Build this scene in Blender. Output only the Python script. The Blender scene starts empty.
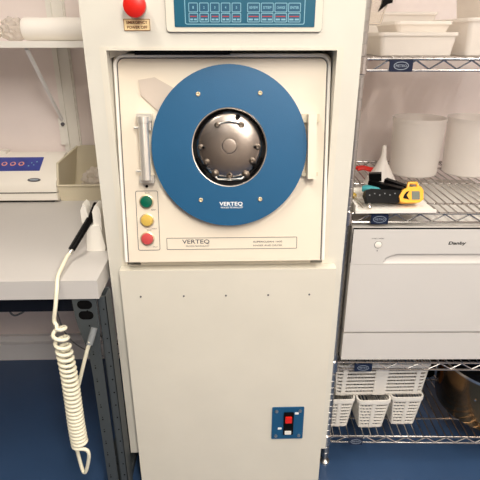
import bpy, bmesh, math, random
from mathutils import Vector, Matrix, noise
R = math.radians
sc = bpy.context.scene
col = sc.collection
random.seed(7)

# ------------------------------------------------------------- camera
cd = bpy.data.cameras.new('camera'); cam = bpy.data.objects.new('camera', cd); col.objects.link(cam)
cam.location = (0.0115, -1.17, 1.36)
cam.rotation_euler = (R(90 - 22.8), 0, R(-1.53))
cd.sensor_width = 36; cd.lens = 482 / 480 * 36; cd.clip_start = .02
sc.camera = cam
# ------------------------------------------------------------- world, exposure
w = bpy.data.worlds.new('world'); sc.world = w; w.use_nodes = True
w.node_tree.nodes['Background'].inputs[0].default_value = (1, .95, .9, 1)
w.node_tree.nodes['Background'].inputs[1].default_value = 0.35
vs = sc.view_settings
vs.view_transform = 'Standard'; vs.look = 'None'; vs.exposure = 0.76; vs.gamma = 1; vs.use_curve_mapping = False
# ------------------------------------------------------------- ceiling lamps (the fixtures themselves are built below)
LAMPS = [(-.55, -.85, 8, 'ceiling'), (1.35, -.7, 12, 'ceiling'), (.35, -1.9, 26, 'ceiling'), (.9, -2.95, 34, 'ceiling')]  # last lamp is an added fill, brightening the shelves and their wall
LAMP_COL = (1.0, .935, .85)
for (lx, ly, le, _) in LAMPS:
    ld = bpy.data.lights.new('tube_light', 'AREA'); ld.shape = 'RECTANGLE'; ld.size = .22 if ly < -1 else .03; ld.size_y = 1.15
    ld.energy = le; ld.color = LAMP_COL
    lo = bpy.data.objects.new('tube_light', ld); col.objects.link(lo); lo.location = (lx, ly, 2.56)

# ------------------------------------------------------------- materials
def lin(c):
    return tuple((v / 12.92 if v <= .04045 else ((v + .055) / 1.055) ** 2.4) for v in [x / 255 for x in c])
def mat(name, rgb, rough=.5, metal=0, var=.03, scale=8, bump=0, bscale=200, coat=0, spec=.5, emit=0, trans=0):
    m = bpy.data.materials.new(name); m.use_nodes = True
    nt = m.node_tree; b = nt.nodes['Principled BSDF']; c = lin(rgb)
    tc = nt.nodes.new('ShaderNodeTexCoord'); nz = nt.nodes.new('ShaderNodeTexNoise'); nz.inputs['Scale'].default_value = scale
    nz.inputs['Detail'].default_value = 4
    nt.links.new(tc.outputs['Object'], nz.inputs['Vector'])
    mr = nt.nodes.new('ShaderNodeMapRange'); mr.inputs['To Min'].default_value = 1 - var * 2; mr.inputs['To Max'].default_value = 1 + var * 2
    nt.links.new(nz.outputs['Fac'], mr.inputs['Value'])
    vm = nt.nodes.new('ShaderNodeVectorMath'); vm.operation = 'SCALE'; vm.inputs[0].default_value = c
    nt.links.new(mr.outputs['Result'], vm.inputs['Scale']); nt.links.new(vm.outputs[0], b.inputs['Base Color'])
    b.inputs['Roughness'].default_value = rough; b.inputs['Metallic'].default_value = metal
    b.inputs['Specular IOR Level'].default_value = spec
    if coat: b.inputs['Coat Weight'].default_value = coat
    if bump:
        n2 = nt.nodes.new('ShaderNodeTexNoise'); n2.inputs['Scale'].default_value = bscale
        nt.links.new(tc.outputs['Object'], n2.inputs['Vector'])
        bp = nt.nodes.new('ShaderNodeBump'); bp.inputs['Strength'].default_value = bump; bp.inputs['Distance'].default_value = .002
        nt.links.new(n2.outputs['Fac'], bp.inputs['Height']); nt.links.new(bp.outputs[0], b.inputs['Normal'])
    if emit:
        b.inputs['Emission Color'].default_value = (*c, 1); b.inputs['Emission Strength'].default_value = emit
    if trans:   # milky see-through plastic
        out = nt.nodes['Material Output']
        tr = nt.nodes.new('ShaderNodeBsdfTransparent'); tl = nt.nodes.new('ShaderNodeBsdfTranslucent'); tl.inputs[0].default_value = (*c, 1)
        m1 = nt.nodes.new('ShaderNodeMixShader'); m1.inputs[0].default_value = .4
        m2 = nt.nodes.new('ShaderNodeMixShader'); m2.inputs[0].default_value = trans
        nt.links.new(b.outputs[0], m1.inputs[1]); nt.links.new(tl.outputs[0], m1.inputs[2])
        nt.links.new(m1.outputs[0], m2.inputs[1]); nt.links.new(tr.outputs[0], m2.inputs[2])
        nt.links.new(m2.outputs[0], out.inputs[0])
    return m
M = dict(
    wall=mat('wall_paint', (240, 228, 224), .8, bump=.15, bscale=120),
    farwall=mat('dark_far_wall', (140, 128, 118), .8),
    floor=mat('blue_epoxy_floor', (52, 76, 110), .3, var=.12, scale=3, bump=.1, bscale=30),
    ceil=mat('ceiling_tile', (235, 230, 220), .9),
    base=mat('pale_baseboard', (232, 230, 230), .6),
    cab=mat('pale_painted_steel', (225, 219, 204), .42, bump=.05, bscale=300),
    cabgrey=mat('pale_grey_painted_steel', (222, 218, 206), .42, bump=.05, bscale=300),
    door=mat('cream_moulding', (233, 221, 202), .4, var=.015),
    bead=mat('white_bead', (246, 242, 234), .3),
    blue=mat('blue_anodised_metal', (24, 88, 130), .42, metal=.15, var=.05, scale=5, bump=.12, bscale=500),
    memb=mat('teal_membrane', (20, 92, 118), .35, var=.04),
    pblue=mat('light_blue_print', (128, 178, 196), .5),
    key=mat('key_teal', (26, 86, 116), .4),
    white=mat('white_plastic', (240, 236, 228), .35),
    wprint=mat('white_print', (238, 240, 240), .6),
    grprint=mat('grey_print', (90, 88, 92), .6),
    dkprint=mat('dark_print', (36, 42, 66), .6),
    redprint=mat('red_print', (176, 62, 70), .6),
    black=mat('black_plastic', (10, 9, 10), .38, spec=.1),
    gapshade=mat('gap_shade_black', (10, 10, 11), .7, spec=.2),
    red=mat('red_plastic', (222, 34, 22), .38, var=.02),
    green=mat('green_lens', (0, 96, 72), .3),
    amber=mat('amber_lens', (212, 178, 84), .3),
    rose=mat('red_lens', (200, 78, 78), .3),
    rim=mat('lens_rim', (214, 196, 160), .35, metal=.5),
    ylabel=mat('yellow_label', (250, 226, 172), .5),
    brprint=mat('brown_print', (128, 74, 34), .6),
    boltm=mat('dull_steel', (140, 128, 116), .35, metal=1),
    satin=mat('satin_chrome', (232, 228, 220), .3, metal=.65),
    chrome=mat('chrome', (232, 228, 222), .24, metal=1, var=.03),
    rotor=mat('polished_rotor', (222, 210, 200), .27, metal=1, var=.08, scale=14, bump=.15, bscale=60),
    steel=mat('brushed_steel', (205, 202, 196), .32, metal=1, var=.05, scale=20),
    wire=mat('chrome_wire', (196, 192, 188), .24, metal=1),
    post=mat('chrome_post', (186, 184, 180), .32, metal=1, var=.06, scale=30),
    plate=mat('catch_plate', (206, 192, 178), .45),
    dark=mat('dark_cavity', (30, 28, 27), .8),
    bench=mat('light_grey_laminate', (202, 198, 194), .5, var=.015, scale=4),
    bedge=mat('laminate_edge', (196, 199, 192), .5),
    leg=mat('grey_powder_coat', (66, 71, 73), .45),
    rail=mat('dark_rail', (14, 17, 26), .5, spec=.25),
    seal=mat('white_gloss_plastic', (240, 234, 224), .25, var=.01),
    strip=mat('blue_violet_strip', (56, 68, 150), .3, var=.25, scale=26),
    salmon=mat('salmon_ring', (232, 160, 140), .4),
    bin=mat('beige_bin_plastic', (208, 198, 174), .45),
    hose=mat('cream_hose', (238, 232, 208), .35, var=.02),
    cable=mat('grey_cable', (120, 124, 126), .5),
    foam=mat('white_foam', (252, 246, 238), .75, trans=.0),
    bag=mat('clear_crumpled_film', (244, 236, 228), .25, trans=.35, bump=.6, bscale=60),
    tub=mat('milky_plastic', (250, 246, 242), .35, trans=.38),
    box=mat('frosted_box_plastic', (255, 250, 244), .3, trans=.3),
    dish=mat('dishwasher_enamel', (212, 208, 203), .35, var=.01),
    gap=mat('gap_black', (8, 8, 8), .8, spec=.1),
    basket=mat('white_basket_plastic', (232, 228, 220), .45),
    tag=mat('navy_tag', (12, 26, 54), .35),
    silver=mat('silver_print', (168, 178, 190), .4, metal=.4),
    yellow=mat('yellow_plastic', (244, 176, 34), .35),
    lcd=mat('grey_lcd', (108, 114, 104), .3),
    teal=mat('teal_plastic', (70, 160, 168), .4),
    pot=mat('brown_reflection_steel', (168, 132, 92), .17, metal=1, var=.25, scale=6),  # brown reflection of the room put into the steel's colour
    glass=mat('jar_glass', (150, 140, 124), .12, trans=.45),
    amberg=mat('amber_glass', (140, 96, 52), .15, trans=.25),
    pane=mat('door_glass', (6, 7, 8), .04, trans=.85),
    lamp=mat('lamp_diffuser', (255, 246, 226), .5, emit=4),
    clear=mat('clear_sleeve', (232, 218, 200), .2, trans=.7),
)

# ------------------------------------------------------------- geometry helpers
def frame(o, tilt=0, yaw=0):
    """u right, v up, w towards the viewer"""
    s, c = math.sin(tilt), math.cos(tilt)
    m = Matrix(((1, 0, 0, 0), (0, s, -c, 0), (0, c, s, 0), (0, 0, 0, 1)))
    return Matrix.Translation(o) @ Matrix.Rotation(yaw, 4, 'Z') @ m
I4 = Matrix.Identity(4)
def rrect(x0, x1, y0, y1, r, n=5, corners=(1, 1, 1, 1)):
    p = []
    for k, (cx, cy, a) in enumerate(((x1 - r, y0 + r, -90), (x1 - r, y1 - r, 0), (x0 + r, y1 - r, 90), (x0 + r, y0 + r, 180))):
        if corners[k]:
            for i in range(n + 1):
                t = R(a + 90 * i / n); p.append((cx + r * math.cos(t), cy + r * math.sin(t)))
        else:
            p.append(((x1, x1, x0, x0)[k], (y0, y1, y1, y0)[k]))
    return p
def circ(cx, cy, r, n=48, ry=None):
    return [(cx + r * math.cos(2 * math.pi * i / n), cy + (ry or r) * math.sin(2 * math.pi * i / n)) for i in range(n)]
class MB:
    def __init__(s): s.bm = bmesh.new()
    def _bev(s, vs, bev, seg=2):
        es = set()
        for v in vs:
            for e in v.link_edges:
                if len(e.link_faces) == 2 and e.calc_face_angle(0) > .6: es.add(e)
        if bev and es: bmesh.ops.bevel(s.bm, geom=list(es), offset=bev, segments=seg, profile=.6, affect='EDGES', clamp_overlap=True)
    def box(s, x0, x1, y0, y1, z0, z1, bev=0, T=I4):
        vs = [s.bm.verts.new(T @ Vector(p)) for p in ((x0,y0,z0),(x1,y0,z0),(x1,y1,z0),(x0,y1,z0),(x0,y0,z1),(x1,y0,z1),(x1,y1,z1),(x0,y1,z1))]
        for f in ((3,2,1,0),(4,5,6,7),(0,1,5,4),(1,2,6,5),(2,3,7,6),(3,0,4,7)): s.bm.faces.new([vs[i] for i in f])
        s._bev(vs, bev); return s
    def prism(s, poly, w0, w1, T=I4, bev=0):
        a = [s.bm.verts.new(T @ Vector((p[0], p[1], w0))) for p in poly]; b = [s.bm.verts.new(T @ Vector((p[0], p[1], w1))) for p in poly]
        n = len(poly)
        s.bm.faces.new(a[::-1]); s.bm.faces.new(b)
        for i in range(n): s.bm.faces.new((a[i], a[(i+1) % n], b[(i+1) % n], b[i]))
        s._bev(a + b, bev); return s
    def ring(s, po, pi, w0, w1, T=I4, bev=0):
        n = len(po); L = [[s.bm.verts.new(T @ Vector((p[0], p[1], ww))) for p in pp] for pp, ww in ((po, w0), (po, w1), (pi, w1), (pi, w0))]
        for k in range(4):
            A, B = L[k], L[(k+1) % 4]
            for i in range(n): s.bm.faces.new((A[i], A[(i+1) % n], B[(i+1) % n], B[i]))
        s._bev([v for l in L for v in l], bev); return s
    def lathe(s, prof, T=I4, n=32, sy=1, cap=True):
        rows = []
        for (r, z) in prof:
            if r < 1e-6: rows.append([s.bm.verts.new(T @ Vector((0, 0, z)))])
            else: rows.append([s.bm.verts.new(T @ Vector((r*math.cos(2*math.pi*i/n), r*sy*math.sin(2*math.pi*i/n), z))) for i in range(n)])
        for A, B in zip(rows, rows[1:]):
            for i in range(n):
                j = (i + 1) % n
                if len(A) == 1 and len(B) == 1: continue
                if len(A) == 1: s.bm.faces.new((A[0], B[j], B[i]))
                elif len(B) == 1: s.bm.faces.new((A[i], A[j], B[0]))
                else: s.bm.faces.new((A[i], A[j], B[j], B[i]))
        if cap:
            if len(rows[0]) > 1: s.bm.faces.new(rows[0][::-1])
            if len(rows[-1]) > 1: s.bm.faces.new(rows[-1])
        return s
    def cyl(s, p0, p1, r, n=16, r1=None):
        p0, p1 = Vector(p0), Vector(p1); d = p1 - p0
        T = Matrix.Translation(p0) @ d.to_track_quat('Z', 'Y').to_matrix().to_4x4()
        return s.lathe([(r, 0), (r if r1 is None else r1, d.length)], T, n)
    def tube(s, pts, r, n=8, closed=False):
        pts = [Vector(p) for p in pts]; N = len(pts); rows = []; up = None
        for i, p in enumerate(pts):
            a = pts[(i-1) % N] if (i or closed) else p; b = pts[(i+1) % N] if (i < N-1 or closed) else p
            t = (b - a).normalized()
            if up is None: up = t.orthogonal().normalized()
            up = (up - t * up.dot(t)).normalized(); q = t.cross(up)
            rr = r[i] if isinstance(r, (list, tuple)) else r
            rows.append([s.bm.verts.new(p + (up * math.cos(2*math.pi*k/n) + q * math.sin(2*math.pi*k/n)) * rr) for k in range(n)])
        for i in range(N if closed else N - 1):
            A, B = rows[i], rows[(i+1) % N]
            for k in range(n): s.bm.faces.new((A[k], A[(k+1) % n], B[(k+1) % n], B[k]))
        if not closed: s.bm.faces.new(rows[0][::-1]); s.bm.faces.new(rows[-1])
        return s
    def grid(s, f, nu, nv):
        V = [[s.bm.verts.new(f(i / nu, j / nv)) for i in range(nu + 1)] for j in range(nv + 1)]
        for j in range(nv):
            for i in range(nu): s.bm.faces.new((V[j][i], V[j][i+1], V[j+1][i+1], V[j+1][i]))
        return s
    def build(s, name, m, parent=None, label=None, smooth=40):
        bmesh.ops.recalc_face_normals(s.bm, faces=s.bm.faces)
        off = Vector((0, 0, 0)); p = parent
        if p is not None:
            while p is not None: off += p.location; p = p.parent
            for v in s.bm.verts: v.co -= off
        me = bpy.data.meshes.new(name); s.bm.to_mesh(me); s.bm.free(); me.materials.append(m)
        if smooth: me.shade_smooth(); me.set_sharp_from_angle(angle=R(smooth))
        o = bpy.data.objects.new(name, me); col.objects.link(o); o.parent = parent
        if label: o['label'] = label
        return o
def thing(name, label, cat, loc=(0, 0, 0), group=None):
    o = bpy.data.objects.new(name, None); col.objects.link(o); o.location = loc; o.empty_display_size = .02
    o['label'] = label; o['category'] = cat
    if group: o['group'] = group
    return o
def tag(o, label, cat, group=None):
    o['label'] = label; o['category'] = cat
    if group: o['group'] = group
    return o
def base_origin(o):
    """single-mesh thing: put its origin at its own base"""
    vs = [v.co.copy() for v in o.data.vertices]
    c = Vector(((min(v.x for v in vs) + max(v.x for v in vs)) / 2, (min(v.y for v in vs) + max(v.y for v in vs)) / 2, min(v.z for v in vs)))
    for v in o.data.vertices: v.co -= c
    o.location = c; return o
def struct(o): o['kind'] = 'structure'; return o
def copy_tree(o, parent=None):
    c = o.copy(); col.objects.link(c); c.parent = parent
    for ch in [x for x in bpy.data.objects if x.parent == o]: copy_tree(ch, c)
    return c
def text(name, s, T, m, parent, width=None, height=None, align='CENTER', bold=0, shear=0, depth=.0003, spacing=1):
    """lettering lying in the u,v plane of T; width/height in metres"""
    cu = bpy.data.curves.new('lettering', 'FONT'); cu.body = s; cu.align_x = align; cu.align_y = 'CENTER'; cu.size = 1
    cu.offset = bold; cu.shear = shear; cu.resolution_u = 2; cu.space_character = spacing; cu.extrude = .001
    to = bpy.data.objects.new('lettering', cu); col.objects.link(to)
    bpy.context.view_layer.update()
    me = bpy.data.meshes.new_from_object(to.evaluated_get(bpy.context.evaluated_depsgraph_get()))
    bpy.data.objects.remove(to); bpy.data.curves.remove(cu)
    xs = [v.co.x for v in me.vertices]; ys = [v.co.y for v in me.vertices]
    sx = width / (max(xs) - min(xs)) if width else None; sy = height / (max(ys) - min(ys)) if height else None
    sx = sx or sy; sy = sy or sx
    off = Vector((0, 0, 0)); p = parent
    while p is not None: off += p.location; p = p.parent
    cy = (max(ys) + min(ys)) / 2
    for v in me.vertices: v.co = T @ Vector((v.co.x * sx, (v.co.y - cy) * sy, depth if v.co.z > 0 else 0)) - off
    me.materials.clear(); me.materials.append(m)
    o = bpy.data.objects.new(name, me); col.objects.link(o); o.parent = parent; return o
def crumple(cx, cy, cz, rx, ry, rz, seed, amp=.25, sub=4):
    b = MB(); bmesh.ops.create_icosphere(b.bm, subdivisions=sub, radius=1)
    for v in b.bm.verts:
        n = v.co.normalized(); q = n * 1.7 + Vector((seed, seed * 2, 0))
        d = 1 + amp * (abs(noise.noise(q)) * 2 - .6) + amp * .5 * (abs(noise.noise(q * 2.7)) * 2 - .5)
        v.co = Vector((cx + n.x * rx * d, cy + n.y * ry * d, cz + max(n.z, -.85) * rz * (1 if n.z < -.5 else d)))
    zmin = min(v.co.z for v in b.bm.verts)
    for v in b.bm.verts: v.co.z -= zmin - (cz - rz)
    return b

# ------------------------------------------------------------- the room
WY = .72
struct(MB().box(-2.6, 2.6, -3.6, WY + .1, -.1, 0).build('floor', M['floor'], smooth=0))
struct(MB().box(-2.6, 2.6, WY, WY + .1, 0, 2.6).build('wall_back', M['wall'], smooth=0))
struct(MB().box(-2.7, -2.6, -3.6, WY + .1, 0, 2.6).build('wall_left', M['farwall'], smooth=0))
struct(MB().box(2.6, 2.7, -3.6, WY + .1, 0, 2.6).build('wall_right', M['wall'], smooth=0))
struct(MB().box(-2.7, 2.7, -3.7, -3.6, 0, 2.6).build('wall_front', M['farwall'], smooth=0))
struct(MB().box(-2.7, 2.7, -3.7, WY + .1, 2.6, 2.7).build('ceiling', M['ceil'], smooth=0))
b = MB().box(-2.6, 2.6, WY - .045, WY - .0005, 0, .085, .004)
b.box(-2.6, 2.6, WY - .02, WY - .0005, .085, .112, .003)
struct(b.build('baseboard_back', M['base']))
for k, (lx, ly, le, _) in enumerate(LAMPS):
    t = thing('ceiling_light', ('ceiling light troffer over the bench', 'ceiling light troffer over the wire shelving', 'ceiling light troffer just behind the viewer', 'added unseen ceiling light troffer farthest behind the viewer')[k], 'ceiling light', (lx, ly, 2.57))
    b = MB(); b.ring(rrect(lx-.16, lx+.16, ly-.62, ly+.62, .01), rrect(lx-.13, lx+.13, ly-.59, ly+.59, .01), 2.566, 2.599)
    b.build('lamp_frame', M['white'], t)
    MB().box(lx-.13, lx+.13, ly-.59, ly+.59, 2.575, 2.585).build('lamp_diffuser', M['lamp'], t)

# ------------------------------------------------------------- spin rinser dryer
mc = thing('spin_rinser_dryer', 'cream floor standing spin rinser dryer with big blue round port and red stop button', 'lab machine', (0, .3, .0))
CX0, CX1, CZ0, CZ1, CD = -.307, .320, .132, 1.75, .60
OX0, OX1, OZ0, OZ1 = -.2585, .2645, .7985, 1.334
b = MB()
# front face with an opening (ring of quads), outer shell and opening return
def ringface(bm, po, pi, y):
    A = [bm.verts.new((p[0], y, p[1])) for p in po]; B = [bm.verts.new((p[0], y, p[1])) for p in pi]
    return A, B
outer = [(CX0, CZ0), (CX1, CZ0), (CX1, CZ1), (CX0, CZ1)]; inner = [(OX0, OZ0), (OX1, OZ0), (OX1, OZ1), (OX0, OZ1)]
A, B = ringface(b.bm, outer, inner, 0)
C2 = [b.bm.verts.new((p[0], CD, p[1])) for p in outer]; D2 = [b.bm.verts.new((p[0], .16, p[1])) for p in inner]
for i in range(4):
    j = (i+1) % 4
    b.bm.faces.new((A[i], A[j], B[j], B[i])); b.bm.faces.new((A[i], A[j], C2[j], C2[i])); b.bm.faces.new((B[i], B[j], D2[j], D2[i]))
b.bm.faces.new(C2); b.bm.faces.new(D2)
b._bev(A + B, .004)
b.build('cabinet', M['cabgrey'], mc)
F0 = frame((0, 0, 0))
b = MB(); b.ring(rrect(OX0-.014, OX1+.014, OZ0-.0005, OZ1+.006, .0004, 2), rrect(OX0+.001, OX1-.001, OZ0+.001, OZ1-.001, .0004, 2), -.001, .0014, F0)
b.build('opening_trim', M['cab'], mc)
for x in (-.24, .25):
    for y in (.08, .52):
        b = MB(); b.lathe([(.025, 0), (.025, .010), (.009, .014), (.009, CZ0 + .002)], Matrix.Translation((x, y, 0)), 20); b.build('levelling_foot', M['steel'], mc)
MB().box(-.222, .232, -.003, .020, .7995, .8125, .001).build('sill_bar', M['cab'], mc)
# lower service panel, hung proud of the cabinet
lp = MB().box(-.274, .297, -.032, -.001, .03, .797, .004).build('service_panel', M['cab'], mc)
for x in (-.224, -.109, .004, .118, .229):
    MB().cyl((x, -.031, .720), (x, -.0335, .720), .0026, 10).build('screw', M['grprint'], lp)
# door slab, leaning back by ten degrees
TD = frame((0, -.035, .821), R(10))
b = MB().prism(rrect(-.256, .262, .002, .511, .018, corners=(0, 1, 1, 0)), -.028, 0, TD, .002)
b.build('door', M['door'], mc)
b = MB(); b.prism(rrect(-.25, .256, .012, .49, .01), -.10, -.027, TD); b.build('process_housing', M['dark'], mc, label='dark housing behind the door')
path = [TD @ Vector((x, y, -.001)) for x, y in [(-.252, .004)] + rrect(-.252, .258, .004, .507, .02, corners=(0, 1, 1, 0))[::-1][1:-1] + [(.258, .004)]]
# (path runs up the left edge, over the top and down the right edge)
pp = rrect(-.252, .258, .004, .507, .02, 6, corners=(0, 1, 1, 0))   # (x1,y0) ... (x0,y0)
MB().tube([TD @ Vector((x, y, .001)) for x, y in pp], .0042, 8).build('door_bead', M['bead'], mc)
MB().tube([TD @ Vector((x, y, .0005)) for x, y in rrect(-.2465, .2525, .004, .5015, .017, 6, corners=(0, 1, 1, 0))], .0012, 6).build('door_groove', M['grprint'], mc)
b = MB().box(-.20, .02, .03, .05, 1.3225, 1.333, .001); b.build('gap_shade_strip', M['gapshade'], mc)  # black strip paints in the shade of the gap above the door
MB().prism([(-.258, 1.333), (-.205, 1.333), (-.222, 1.326), (-.258, 1.315)], -.03, -.028, F0).build('corner_bracket', M['steel'], mc)
# catch plate behind the blue ring
MB().prism([(-.198, .452), (-.159, .458), (-.09, .42), (-.13, .36), (-.157, .383), (-.194, .417)], .0005, .004, TD, .0008).build('catch_plate', M['plate'], mc)
# blue viewing ring with a window and the rotor behind it
RU, RV = .017, .293
b = MB(); b.ring(circ(RU, RV, .1885, 96, .1925), circ(RU, RV, .090, 96, .0935), .001, .021, TD, .0012)
rg = b.build('blue_ring', M['blue'], mc)
for (u, v) in ((-.056, .418), (.091, .420), (-.055, .166), (.092, .167)):
    s_ = MB(); s_.lathe([(.0052, .021), (.0052, .0235), (.0035, .0245), (.002, .0235), (0, .0232)], TD @ Matrix.Translation((u, v, 0)), 16)
    s_.build('screw', M['rim'], rg)
text('logo', 'VERTEQ', TD @ Matrix.Translation((.020, .155, .0212)), M['wprint'], rg, width=.058, height=.0115, bold=.02)
text('logo_line', 'PROCESS TECHNOLOGY', TD @ Matrix.Translation((.022, .1465, .0212)), M['wprint'], rg, width=.056, height=.0038, bold=.01)
MB().tube([TD @ Vector((x, y, .0195)) for x, y in circ(RU, RV, .0905, 64, .094)], .0022, 6, True).build('ring_edge', M['chrome'], mc)
# chamber dish
b = MB()
pr = [(.0915, -.001), (.0915, -.030), (.088, -.032)]
b.lathe(pr, TD @ Matrix.Translation((RU, RV, 0)) @ Matrix.Scale(1.02, 4, (0, 1, 0)), 64, cap=False)
b.build('port_sleeve', M['black'], mc)
MB().prism(circ(RU, RV, .0905, 64, .0935), -.0005, .001, TD).build('chamber_back', M['dark'], mc)
rt_ = MB().lathe([(.080, .0005), (.0805, .003), (.078, .0055), (.070, .0080), (.055, .0110), (.040, .0128), (.024, .0138), (.0185, .0138), (.0165, .0160), (.012, .0165), (0, .0160)],
                 TD @ Matrix.Translation((RU, RV+.004, .001)) @ Matrix.Scale(1.02, 4, (0, 1, 0)), 64).build('rotor_disc', M['rotor'], mc)
for (u, v, r) in ((-.013, .350, .007), (.048, .350, .0075), (-.043, .256, .007), (.077, .258, .007), (-.021, .226, .008), (.060, .223, .008), (-.058, .294, .0065), (.091, .294, .0065), (.017, .219, .007)):
    b = MB(); b.lathe([(r*1.15, .002), (r*1.15, .011), (r*.8, .0115), (r*.8, .015), (r*.5, .0165), (0, .016)], TD @ Matrix.Translation((u*.94 + RU*.06, v*.94 + RV*.06, .001)), 14)
    b.build('rotor_bolt', M['boltm'], rt_)
for (u, v, r) in ((.039, .370, .006), (-.05, .294, .0035), (.083, .294, .0035), (.017, .225, .003), (-.05, .245, .006), (.083, .247, .006)):
    MB().lathe([(r, .002), (r, .0163), (0, .0165)], TD @ Matrix.Translation((u*.95 + RU*.05, v*.95 + RV*.05, .001)), 12).build('dark_stud', M['black'], rt_)
for a0, a1 in ((100, 168), (12, 55), (196, 232), (308, 345)):
    MB().tube([TD @ Vector((RU + .084*math.cos(R(a)), RV + .086*math.sin(R(a)), .006)) for a in range(a0, a1, 6)], .0035, 6).build('rotor_clip', M['black'], rt_)
MB().tube([TD @ Vector((u, v, .0145)) for u, v in ((-.013, .347), (0, .352), (.017, .354), (.033, .352), (.047, .347))], .0022, 6).build('rotor_rod', M['steel'], rt_)
MB().tube([TD @ Vector((u, v, .013)) for u, v in ((-.018, .222), (-.012, .2165), (.017, .2155), (.046, .2165), (.054, .222))], .0028, 6).build('rotor_rod', M['steel'], rt_)
MB().prism(circ(RU, RV, .0895, 48, .093), .0165, .0175, TD).build('window_pane', M['pane'], mc)
# left chrome handle
for v, dv in ((.215, .023), (.362, -.020)):
    b = MB(); b.prism(rrect(-.203, -.168, v-.006, v+.012, .003), .0005, .026, TD, .001)
    b.cyl(TD @ Vector((-.212, v+dv, .016)), TD @ Vector((-.185, v+dv, .016)), .003, 8)
    b.build('handle_bracket', M['satin'], mc)
b = MB(); b.cyl(TD @ Vector((-.186, .217, .03)), TD @ Vector((-.187, .364, .03)), .0118, 20); b.cyl(TD @ Vector((-.187, .352, .03)), TD @ Vector((-.187, .366, .03)), .0138, 20)
b.cyl(TD @ Vector((-.174, .335, .014)), TD @ Vector((-.174, .372, .014)), .0045, 10)
b.build('handle', M['satin'], mc)
MB().cyl(TD @ Vector((-.19, .199, 0)), TD @ Vector((-.19, .199, .004)), .0035, 10).build('pin', M['black'], mc)
# right hinge bar
b = MB().prism([(.208, .217), (.229, .217), (.226, .371), (.206, .371)], .012, .032, TD, .0012); b.build('hinge_bar', M['door'], mc)
for q_ in ([(.196, .222), (.236, .222), (.236, .232), (.196, .232)], [(.192, .352), (.236, .352), (.236, .372), (.192, .372)]):
    MB().prism(q_, .0005, .012, TD).build('hinge_leaf', M['bin'], mc)
# indicator lamps in a thin outlined panel
b = MB(); b.ring(rrect(-.2200, -.1635, .0335, .1875, .005), rrect(-.2188, -.1647, .0347, .1863, .004), .0002, .0007, TD); b.build('indicator_outline', M['dkprint'], mc)
for (u, v, k, nm, lt) in ((-.193, .160, 'green', 'indicator_lamp', 'green indicator lamp'), (-.1935, .1125, 'amber', 'indicator_lamp', 'amber indicator lamp'), (-.195, .0645, 'rose', 'indicator_lamp', 'red indicator lamp')):
    q = TD @ Matrix.Translation((u, v, 0))
    o = MB().lathe([(.0155, .0005), (.0155, .006), (.013, .0095), (.006, .011), (0, .0112)], q, 28).build(nm, M[k], mc, lt)
    MB().lathe([(.0155, .0005), (.018, .0005), (.018, .003), (.0155, .004)], q, 28, cap=False).build('lamp_rim', M['rim'], o)
for (u, v, s) in ((-.19, .182, 'RUN'), (-.176, .139, 'READY'), (-.176, .0905, 'HOLD'), (-.19, .0865, 'STOP'), (-.176, .0425, 'FAULT')):
    text('lamp_caption', s, TD @ Matrix.Translation((u, v, .0003)), M['grprint'], mc, width=.012, height=.0028)
# name plate strip
b = MB(); b.ring(rrect(-.1465, .1895, .0345, .0655, .002), rrect(-.1453, .1883, .0357, .0643, .0015), .0002, .0007, TD); b.build('nameplate_outline', M['grprint'], mc)
text('brand_lettering', 'VERTEQ', TD @ Matrix.Translation((-.071, .0545, .0003)), M['dkprint'], mc, width=.070, height=.0128, bold=.004)
text('brand_line', 'PROCESS TECHNOLOGY', TD @ Matrix.Translation((-.067, .0435, .0003)), M['dkprint'], mc, width=.060, height=.0034)
text('model_lettering', 'SUPERCLEAN 1600', TD @ Matrix.Translation((.1135, .0535, .0003)), M['grprint'], mc, width=.075, height=.0045, bold=.01)
text('model_line', 'RINSER AND DRYER', TD @ Matrix.Translation((.1135, .0435, .0003)), M['grprint'], mc, width=.075, height=.0042, bold=0)
# emergency stop
q = F0 @ Matrix.Translation((-.181, 1.4225, 0))
es = MB().lathe([(.016, .026), (.0238, .028), (.0246, .034), (.0232, .040), (.015, .0445), (0, .0455)], q, 40).build('emergency_button', M['red'], mc)
MB().lathe([(.021, .0005), (.021, .006), (.013, .008), (.013, .031)], q, 28).build('button_collar', M['steel'], es)
b = MB().prism(rrect(-.2135, -.1555, 1.3735, 1.3975, .0015), .0003, .0014, F0); el = b.build('emergency_label', M['ylabel'], mc)
b = MB(); b.ring(rrect(-.2135, -.1555, 1.3735, 1.3975, .0015), rrect(-.2123, -.1567, 1.3747, 1.3963, .0012), .0014, .0018, F0); b.build('label_border', M['brprint'], el)
text('label_lettering', 'EMERGENCY', F0 @ Matrix.Translation((-.1845, 1.3905, .0015)), M['brprint'], el, width=.046, height=.0062, bold=.02)
text('label_lettering', 'POWER OFF', F0 @ Matrix.Translation((-.1845, 1.3805, .0015)), M['brprint'], el, width=.044, height=.0062, bold=.02)
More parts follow.
